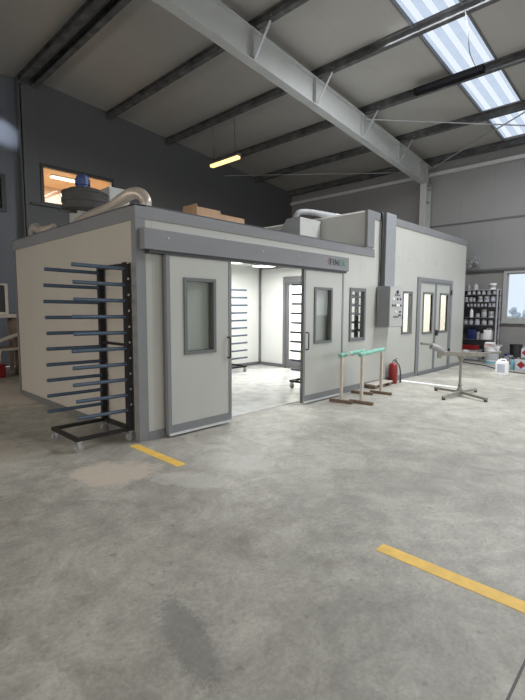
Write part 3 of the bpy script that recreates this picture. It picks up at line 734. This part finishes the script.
sawhorse((3.73, -.74), (4.73, -.55), (.1, -.99), .83, 'green padded wooden trestle standing farther out from the booth wall', 1)
T = Thing('wooden_block', (5.42, -.13, 0), 'low worn wooden pallet block lying at the foot of the booth wall', 'wood')
for x in (5.13, 5.42, 5.70): T.part(T.mb().box(x-.05, x+.05, -.235, -.03, 0, .07, .004), 'block', M['timber_dark'])
T.part(T.mb().box(5.06, 5.78, -.245, -.14, .07, .095, .003), 'board', M['timber']); T.part(T.mb().box(5.06, 5.78, -.125, -.025, .07, .095, .003), 'board', M['timber'])

# ------------------------------------------------------------------ rotary painting stand
T = Thing('painting_stand', (5.6, -1.67, 0), 'grey steel rotary painting stand with four legged foot', 'stand')
c = Vector((5.6, -1.67, 0))
for tx, ty in ((5.82, -1.12), (5.0, -1.60), (5.36, -2.22), (6.22, -1.76)):
    e = Vector((tx, ty, 0)); d = (e-c).normalized()
    lg = T.part(T.mb().bar(c+d*.03+Vector((0, 0, .075)), e+Vector((0, 0, .05)), .042, .042, (0, 0, 1), .003), 'leg', M['stand'])
    T.part(T.mb().lathe([(0, 0), (.03, 0), (.03, .035), (0, .035)], e-d*.03, 10), 'foot_pad', M['rubber'], lg)
T.part(T.mb().lathe([(.0, .03), (.06, .03), (.06, .10), (.035, .16), (.0, .16)], c, 16), 'hub', M['stand'], None, True)
T.part(T.mb().cyl(c+Vector((0, 0, .1)), c+Vector((0, 0, .74)), .024, n=14), 'pole', M['stand'], None, True)
T.part(T.mb().lathe([(.024, .16), (.034, .16), (.034, .22), (.024, .22)], c, 14), 'collar', M['stand'], None, True)
T.part(T.mb().lathe([(.024, .62), (.045, .68), (.07, .735), (.07, .745), (0, .745)], c, 16), 'head', M['stand'], None, True)
u = Vector((.69, -.72, 0)).normalized(); q = Vector((u.y, -u.x, 0))
z = Vector((0, 0, 1))
T.part(T.mb().bar(c-u*.38+z*.785, c+u*.42+z*.765, .07, .075, (0, 0, 1), .004), 'cross_beam', M['stand'])
T.part(T.mb().bar(c+u*.38+z*.785, c+u*.72+z*.815, .045, .04, (0, 0, 1), .003), 'extension_arm', M['stand'])
T.part(T.mb().bar(c+u*.03+z*.825, c+u*.12+z*.825, .05, .05, (0, 0, 1), .01), 'knob', M['tin_white'])
T.part(T.mb().bar(c-u*.40+z*.70, c-u*.40+z*.84, .06, .06, q), 'clamp', M['stand'])
T.part(T.mb().tube([c-u*.36+z*.83, c-u*.42+z*.87, c-u*.50+z*.90, c-u*.56+z*.925], .062, 12), 'padded_grip', M['tin'], None, True)
T.part(T.mb().bar(c-u*.52+z*.945, c-u*.74+z*.965, .08, .045, (0, 0, 1), .006), 'paddle', M['stand'])

# ------------------------------------------------------------------ shelf of paint cans at the right wall
T = Thing('metal_shelf', (12.27, .3, 0), 'dark metal shelf full of paint cans by the window', 'shelf')
ys0, ys1, xs0, xs1 = -.375, 1.1, 12.1, 12.42
LV = (.32, .63, 1.095, 1.325, 1.665, 1.82, 2.045, 2.20)
for y in (ys0, ys1):
    for x in (xs0, xs1-.035): T.part(T.mb().box(x, x+.035, y, y+.035, 0, 2.215), 'upright', M['shelf_edge'])
T.part(T.mb().box(xs0+.035, xs1-.035, ys1, ys1+.01, .1, 2.2), 'side_panel', M['shelf'])
T.part(T.mb().box(xs1-.012, xs1, ys0+.035, ys1, .1, 2.2), 'back_panel', M['shelf'])
for zl in LV: T.part(T.mb().box(xs0+.006, xs1-.014, ys0+.002, ys1, zl-.02, zl), 'shelf_board', M['shelf_edge'] if zl > 2.1 else M['shelf'])
def Ypx(p): return .52-(p-468)*.0295
cols = {'g': 'tin', 'w': 'tin_white', 'p': 'tin_pink'}
words = {'g': 'grey', 'w': 'white', 'p': 'pinkish'}
rownames = {0: 'top open', 1: 'second', 2: 'third', 3: 'fourth', 4: 'fifth'}
rows = [(2.045, [(468.5, 3.2, 4.2, 'w'), (473.5, 3., 4.2, 'p'), (478.5, 3., 4.2, 'g'), (483.3, 3., 4.2, 'w'), (488.5, 3.4, 4.5, 'w'), (494, 3.2, 4.0, 'g')]),
        (1.82, [(466, 3, 4.6, 'w'), (470.5, 3.4, 4.6, 'p'), (474, 2.4, 4.2, 'p'), (480, 4.4, 5.4, 'w'), (486.5, 4.8, 5.6, 'w'), (492.7, 4, 5.2, 'g')]),
        (1.665, [(468, 2.3, 3.1, 'g'), (471.6, 2.3, 3.1, 'p'), (475.2, 2.3, 3.1, 'g'), (478.8, 2.3, 3.1, 'p'), (482.4, 2.3, 3.1, 'g'), (486, 2.3, 3.1, 'p'), (490, 2.8, 3.4, 'w'), (493.8, 2.8, 3.4, 'w')]),
        (1.325, [(478.3, 3.5, 4.2, 'p'), (484.5, 4.6, 8., 'g'), (491.5, 4.4, 6., 'w')]),
        (1.095, [(466, 3.8, 5., 'g'), (471.5, 4, 5., 'g'), (478, 4.4, 5.4, 'w'), (485, 4.4, 5., 'g'), (491.5, 4, 4.8, 'g')])]
ordn = ['first', 'second', 'third', 'fourth', 'fifth', 'sixth', 'seventh', 'eighth']
for ri, (zl, items) in enumerate(rows):
    n = len(items)
    for k, (p, w, h, ck) in enumerate(items):
        r = w*.0295/2*1.2; hh = min(h*.0325, ((LV[LV.index(zl)+1]-.02-zl)-.004) if zl in LV[:-1] else 9); y = Ypx(p); x = 12.1+.02+r+.02
        k2 = n-1-k   # counted from the window side
        T2 = Thing('paint_can', (x, y, zl), '%s paint can, %s from the window end on the %s shelf row' % (words[ck], ordn[k2], rownames[ri]), 'can', 'paint cans on the metal shelf')
        T2.part(T2.mb().lathe([(0, 0), (r*.97, 0), (r, .004), (r*.97, .01), (r*.97, hh-.012), (r, hh-.008), (r, hh), (r*.85, hh), (r*.8, hh-.006), (0, hh-.006)], (x, y, zl), 16), 'tin', M[cols[ck]], None, True)
        T2.part(T2.mb().lathe([(r*.975, hh*.25), (r*.985, hh*.25), (r*.985, hh*.7), (r*.975, hh*.7)], (x, y, zl), 16), 'paper_label', M['paleblue' if (k+ri) % 3 == 0 else 'tin_white' if ck != 'w' else 'tin'], None, True)
def bottle(p, zl, r, h, m, lab, cat='bottle', name='bottle'):
    y = Ypx(p); x = 12.1+.03+r
    T2 = Thing(name, (x, y, zl), lab, cat)
    T2.part(T2.mb().lathe([(0, 0), (r, 0), (r, h*.62), (r*.85, h*.72), (r*.35, h*.84), (r*.35, h*.92), (0, h*.92)], (x, y, zl), 16), 'bottle_body', M[m], None, True)
    T2.part(T2.mb().lathe([(0, h*.9), (r*.42, h*.9), (r*.42, h), (0, h)], (x, y, zl), 12), 'cap', M['tin_white'], None, True)
bottle(472, 1.325, .055, .31, 'white_plastic', 'bright white bottle standing alone on the fourth shelf row')
bottle(475, 2.20, .075, .20, 'tin_white', 'squat white bottle with cap on top of the shelf')
bottle(468, 2.20, .05, .18, 'tin', 'grey bottle on top of the shelf close to the booth')
T2 = Thing('bucket', (12.25, Ypx(491.5), 2.2), 'white bucket on top of the shelf by the window', 'bucket')
c2 = (12.25, Ypx(491.5), 2.2)
T2.part(T2.mb().lathe([(0, 0), (.085, 0), (.10, .17), (.108, .17), (.108, .19), (0, .19)], c2, 20), 'tub', M['white_plastic'], None, True)
T2.part(T2.mb().lathe([(.0925, .06), (.098, .06), (.103, .13), (.098, .13)], c2, 20), 'paper_label', M['tin'], None, True)
def jerrycan(x, y, z, sx, sy, h, m, lab, name='jerrycan', cap='black', label_m=None, diamonds=False):
    T2 = Thing(name, (x, y, z), lab, 'canister')
    T2.part(T2.mb().box(x-sx/2, x+sx/2, y-sy/2, y+sy/2, z, z+h*.86, .02), 'canister_body', M[m], None, True)
    T2.part(T2.mb().tube([(x, y-sy*.30, z+h*.85), (x, y-sy*.28, z+h*.96), (x, y, z+h*.985), (x, y+sy*.18, z+h*.96), (x, y+sy*.2, z+h*.85)], .016, 8), 'handle', M[m], None, True)
    T2.part(T2.mb().cyl((x, y+sy*.33, z+h*.85), (x, y+sy*.33, z+h*.95), .026, n=14), 'cap', M[cap], None, True)
    if label_m: T2.part(T2.mb().box(x-sx/2-.002, x-sx/2+.004, y-sy*.34, y+sy*.34, z+h*.18, z+h*.7), 'paper_label', M[label_m])
    return T2
jerrycan(12.28, Ypx(473), .63, .2, .25, .36, 'navy', 'navy blue canister on the lowest full shelf row')
jerrycan(12.28, Ypx(489), .63, .2, .23, .36, 'white_plastic', 'white canister with carrying handle on the lowest full shelf row')
for k, p in enumerate((479.6, 483.4)):
    r, hh = .055, .24-.05*k; x, y = 12.2, Ypx(p)
    T2 = Thing('paint_can', (x, y, .63), 'grey paint can between the two canisters, the %s one' % ('taller' if k == 0 else 'shorter'), 'can', 'paint cans on the metal shelf')
    T2.part(T2.mb().lathe([(0, 0), (r, 0), (r, hh), (r*.85, hh), (r*.8, hh-.006), (0, hh-.006)], (x, y, .63), 16), 'tin', M['tin'], None, True)

# round wall fan half hidden by the tall booth
T = Thing('wall_fan', (12.4, .55, 3.15), 'round grey wall fan peeping past the edge of the tall booth', 'fan')
for ro in (.23, .15, .08):
    g = T.mb()
    g.tube([(12.3, .5+ro*math.cos(a*PI/6), 3.12+ro*math.sin(a*PI/6)) for a in range(13)], .01, 6)
    T.part(g, 'guard_ring', M['tin'])
T.part(T.mb().cyl((12.28, .5, 3.12), (12.47, .5, 3.12), .06, n=16), 'motor', M['tin'], None, True)
for k in range(4):
    a = k*PI/2+.4
    T.part(T.mb().bar((12.34, .5, 3.12), (12.34, .5+.2*math.cos(a), 3.12+.2*math.sin(a)), .09, .008, (.6, -math.sin(a), math.cos(a))), 'blade', M['shelf_edge'])

# ------------------------------------------------------------------ clutter on the floor by the shelf
jerrycan(9.0, -1.44, 0, .2, .25, .39, 'white_plastic', 'white plastic jug with pale blue label standing alone on the floor', label_m='paleblue', cap='white_plastic')
T = Thing('paint_tub', (11.25, -.53, 0), 'large white tub with paper scraps on its lid, by the shelf', 'tub')
c = (11.25, -.53, 0)
T.part(T.mb().lathe([(0, 0), (.17, 0), (.2, .46), (.215, .46), (.215, .5), (0, .5)], c, 26), 'tub', M['white_plastic'], None, True)
T.part(T.mb().lathe([(.186, .12), (.19, .12), (.203, .38), (.19, .38)], c, 26), 'paper_label', M['tin_white'], None, True)
T.part(T.mb().lathe([(.175, .02), (.183, .02), (.187, .08), (.175, .08)], c, 26), 'bottom_band', M['teal'], None, True)
tag(MB((11.25, -.5, .5)).box(11.1, 11.32, -.62, -.36, .5, .58, .01).build('paper_stack', M['salmon']), 'salmon and white paper stack on the large white tub', 'paper')
tag(MB((11.2, -.4, .58)).box(11.08, 11.30, -.60, -.38, .58, .63, .01).build('rag', M['white_plastic']), 'folded white rag on top of the paper stack', 'rag')
tag(MB((11.2, -.8, .5)).bar((11.05, -.45, .525), (11.03, -.86, .56), .03, .05, (0, 0, 1), .004).build('stir_stick', M['tin_white']), 'pale stirring stick lying across the tub lid', 'stick')
T = Thing('tool_box', (11.75, .22, .33), 'red tool box on the low grey crate beside the booth', 'box')
T.part(T.mb().box(11.6, 11.85, .0, .55, .33, .47, .012), 'case', M['red']); T.part(T.mb().tube([(11.72, .15, .47), (11.72, .18, .52), (11.72, .38, .52), (11.72, .41, .47)], .01, 8), 'handle', M['black'], None, True)
T = Thing('crate', (11.72, .2, 0), 'low grey crate on the floor under the red tool box', 'crate')
T.part(T.mb().wall('y', -.06, .62, 11.55, 11.9, .02, .33, []), 'crate_body', M['tin'])
for z in (.08, .18, .28): T.part(T.mb().box(11.542, 11.55, -.05, .61, z-.03, z+.03), 'slat', M['tin_white'])
for y in (-.02, .58): T.part(T.mb().box(11.56, 11.88, y-.03, y+.03, 0, .02), 'runner', M['black'])
for k, (x, y, m, h, lab) in enumerate(((11.9, -.78, 'navy', .26, 'small dark blue can on the floor behind the white tub'), (11.65, -.92, 'tin', .24, 'small grey can on the floor next to the dark blue can'), (11.5, -1.02, 'timber_dark', .20, 'small brown can on the floor in front of the black bin'))):
    T = Thing('paint_can', (x, y, 0), lab, 'can', 'small cans on the floor')
    T.part(T.mb().lathe([(0, 0), (.085, 0), (.085, h), (.07, h), (.065, h-.008), (0, h-.008)], (x, y, 0), 18), 'tin', M[m], None, True)
    T.part(T.mb().lathe([(.08, h*.3), (.087, h*.3), (.087, h*.75), (.08, h*.75)], (x, y, 0), 18), 'paper_label', M['paleblue' if k < 2 else 'tin_white'], None, True)
T = Thing('waste_bin', (12.2, -.92, 0), 'black waste bin against the wall under the window', 'bin')
T.part(T.mb().lathe([(0, .0), (.14, 0), (.165, .50), (.175, .50), (.175, .53), (.16, .53), (.135, .03), (0, .03)], (12.2, -.92, 0), 24), 'bin_body', M['black'], None, True)
T.part(T.mb().tube([(12.2, -.75, .5), (12.18, -.78, .45), (12.06, -.92, .40), (12.18, -1.06, .45), (12.2, -1.09, .5)], .008, 6), 'handle', M['black'], None, True)
def haz(x, y, h, lab, sy=.3, z=0):
    T2 = Thing('solvent_can', (x, y, z), lab, 'canister', 'solvent cans with red diamond labels')
    T2.part(T2.mb().box(x-.12, x+.12, y-sy/2, y+sy/2, z, z+h, .012), 'canister_body', M['tin_white'], None, True)
    T2.part(T2.mb().cyl((x-.04, y+sy*.28, z+h), (x-.04, y+sy*.28, z+h+.045), .028, n=12), 'cap', M['tin'], None, True)
    T2.part(T2.mb().tube([(x, y-.08, z+h-.002), (x, y-.07, z+h+.04), (x, y+.01, z+h+.045), (x, y+.02, z+h-.002)], .008, 6), 'handle', M['tin'], None, True)
    d = min(.1, h*.4); cz = z+h*.55
    T2.part(T2.mb().prism([(y, cz-d), (y+d, cz), (y, cz+d), (y-d, cz)], 'x', x-.123, x-.119), 'hazard_label', M['red'])
    T2.part(T2.mb().box(x-.122, x-.119, y-sy*.4, y+sy*.4, z+.04, z+.13), 'paper_label', M['paleblue'])
haz(10.15, -1.60, .30, 'white solvent can with red diamond at the bottom of its stack')
haz(10.2, -1.68, .24, 'white solvent can with red diamond set on top of another', sy=.22, z=.347)
haz(10.35, -2.0, .40, 'white solvent can with red diamond mostly cut by the photo edge')
bt = Thing('bottle', (10.2, -1.36, 0), 'teal plastic bottle on the floor beside the white solvent cans', 'bottle')
bt.part(bt.mb().lathe([(0, 0), (.05, 0), (.05, .2), (.04, .24), (.02, .27), (.02, .29), (0, .29)], (10.2, -1.36, 0), 16), 'bottle_body', M['teal'], None, True)
bt.part(bt.mb().lathe([(0, .285), (.024, .285), (.024, .33), (0, .33)], (10.2, -1.36, 0), 12), 'cap', M['navy'], None, True)
tag(MB((10.5, -.6, 0)).tube([(12.2, .95, .012), (11.4, .85, .012), (11.2, .4, .012), (10.72, -.15, .012), (10.55, -.55, .012), (10.15, -.92, .012), (9.75, -1.3, .012), (9.6, -1.75, .012), (9.4, -2.3, .012), (9.3, -3., .012)], .012, 8).build('hose', M['rubber'], smooth=True), 'black hose curving over the floor by the shelf', 'hose')

# ------------------------------------------------------------------ timber clutter beyond the booth's left end
T = Thing('work_trestle', (.55, 7.4, 0), 'pale wooden trestle table in the clutter left of the booth', 'table')
T.part(T.mb().box(.05, 1.0, 7.15, 7.75, 1.34, 1.42, .005), 'tabletop', M['timber'])
for x, y in ((.15, 7.25), (.9, 7.25), (.15, 7.65), (.9, 7.65)): T.part(T.mb().box(x-.04, x+.04, y-.04, y+.04, 0, 1.34), 'leg', M['timber_dark'])
T.part(T.mb().box(.11, .94, 7.23, 7.27, .55, .65), 'stretcher', M['timber_dark'])
T = Thing('boxed_frame', (.6, 7.45, 1.42), 'pale upright frame with dark middle standing on the trestle table', 'frame')
T.part(T.mb().wall('y', 7.42, 7.5, .44, .82, 1.42, 2.16, [(.49, .76, 1.47, 2.12)]), 'frame_rails', M['timber']); T.part(T.mb().box(.49, .76, 7.45, 7.47, 1.47, 2.12), 'backing', M['black'])
def board(p0, p1, w, h, lab):
    mid = (Vector(p0)+Vector(p1))/2
    tag(MB(mid).bar(p0, p1, w, h, (0, 0, 1), .003).build('timber_board', M['timber']), lab, 'board', 'boards in the clutter left of the booth')
board((.10, 6.85, .70), (1.12, 7.05, 1.02), .22, .035, 'pale board slanting upward in the clutter left of the booth')
board((.35, 6.9, .60), (1.10, 7.0, .60), .26, .04, 'pale board lying level below the slanting board')
board((1.2, 6.82, .01), (1.24, 7.02, 1.30), .09, .04, 'pale board standing upright against the level board')
board((.38, 6.98, .01), (.5, 7.1, .575), .09, .05, 'short dark-based board propping the level board')
T = Thing('plastic_crate', (.2, 6.6, 0), 'red plastic crate on the floor left of the booth', 'crate')
T.part(T.mb().box(.0, .42, 6.45, 6.78, 0, .30, .015), 'crate_body', M['red']); T.part(T.mb().box(-.02, .44, 6.43, 6.80, .27, .31, .01), 'rim', M['red'])
tag(MB((.95, 6.75, 0)).box(.74, 1.14, 6.6, 6.95, 0, .13, .01).build('offcut_box', M['timber_dark']), 'low dark brown box on the floor next to the red crate', 'box')

# ------------------------------------------------------------------ camera
cam = bpy.data.cameras.new('camera'); co = bpy.data.objects.new('camera', cam); C.objects.link(co)
f, pitch, roll, yaw = 441.3, .0952, .00417, .8055
cy_, sy_, cp, sp = math.cos(yaw), math.sin(yaw), math.cos(pitch), math.sin(pitch)
F = Vector((sy_*cp, cy_*cp, -sp)); R = Vector((cy_, -sy_, 0)); U = R.cross(F)
R2 = math.cos(roll)*R+math.sin(roll)*U; U2 = -math.sin(roll)*R+math.cos(roll)*U
mw = Matrix((R2, U2, -F)).transposed().to_4x4(); mw.translation = Vector((-2.701, -4.606, 1.6))
co.matrix_world = mw
cam.sensor_fit = 'VERTICAL'; cam.sensor_height = 36; cam.sensor_width = 27; cam.lens = f*36/700
cam.clip_start = .05; cam.clip_end = 500
bpy.context.scene.camera = co

# ------------------------------------------------------------------ light
w = bpy.data.worlds.new('sky'); bpy.context.scene.world = w; w.use_nodes = True
bg = w.node_tree.nodes['Background']; bg.inputs['Color'].default_value = (.84, .92, 1.0, 1); bg.inputs['Strength'].default_value = 1.05

def area(name, loc, look, sx, sy, power, col=(1, 1, 1), spread=PI):
    l = bpy.data.lights.new(name, 'AREA'); l.shape = 'RECTANGLE'; l.size = sx; l.size_y = sy; l.energy = power; l.color = col; l.spread = spread
    o = bpy.data.objects.new(name, l); C.objects.link(o); o.location = loc
    o.rotation_euler = Vector(look).to_track_quat('-Z', 'Y').to_euler()
    return o
area('unseen_gate_fill', (.5, YF-.05, 2.3), (0, 1, -.12), 10, 4.6, 200, (1, .98, .95), 2.3)  # fill lamp put in the unseen gate opening as daylight
area('unseen_left_fill', (XL-.05, -.5, 2.6), (1, 0, -.3), 14.8, 2, 330, (1, .91, .80), 2.1)  # fill lamp at an unseen opening, added to brighten the left side
area('unseen_right_fill', (XW+.05, -8.6, 2.0), (-1, 0, 0), 9., 1.4, 240, (.94, .97, 1))  # fill lamp in an unseen window, added to brighten the right side
area('unseen_overhead_fill', (6.5, -4.2, 7.02), (-.09, 0, -1), 9, 1.1, 1150, (.94, .97, 1))  # fill lamp below an unseen roof opening, added to brighten the floor
area('cabin_lamp', (4.03, 2.3, 2.575), (0, 0, -1), .4, 1.2, 50, (1, 1, .97))
area('cabin_lamp', (5.13, 2.5, 2.575), (0, 0, -1), .4, 1.2, 50, (1, 1, .97))
area('booth_lamp', (8.5, 2.1, 3.37), (0, 0, -1), 1.2, 2.4, 420, (1, 1, .97))
area('office_lamp', (3.25, 9.78, 5.54), (0, 0, -1), .75, .15, 110, (1, .88, .70))
sp = bpy.data.lights.new('added_streak_spot', 'SPOT'); sp.energy = 900; sp.spot_size = math.radians(15); sp.spot_blend = .9; sp.color = (.82, .88, 1); sp.shadow_soft_size = .05  # added spot with no real source, imitates a light streak on the wall
so = bpy.data.objects.new('added_streak_spot', sp); C.objects.link(so); so.location = (-.6, 6.4, 7.0); so.rotation_euler = Vector((1.2+.6, 8.5-6.4, 6.1-7.0)).to_track_quat('-Z', 'Y').to_euler()
area('hanging_lamp_light', (6.15, 5.32, 5.78), (0, 0, -1), .13, 1.4, 12, (1, .75, .4))

sc = bpy.context.scene
sc.view_settings.view_transform = 'Standard'; sc.view_settings.look = 'None'
sc.view_settings.exposure = -.06; sc.view_settings.gamma = 1; sc.view_settings.use_curve_mapping = False
sc.cycles.max_bounces = 10; sc.cycles.diffuse_bounces = 5; sc.cycles.transparent_max_bounces = 12
sc.cycles.sample_clamp_indirect = 6
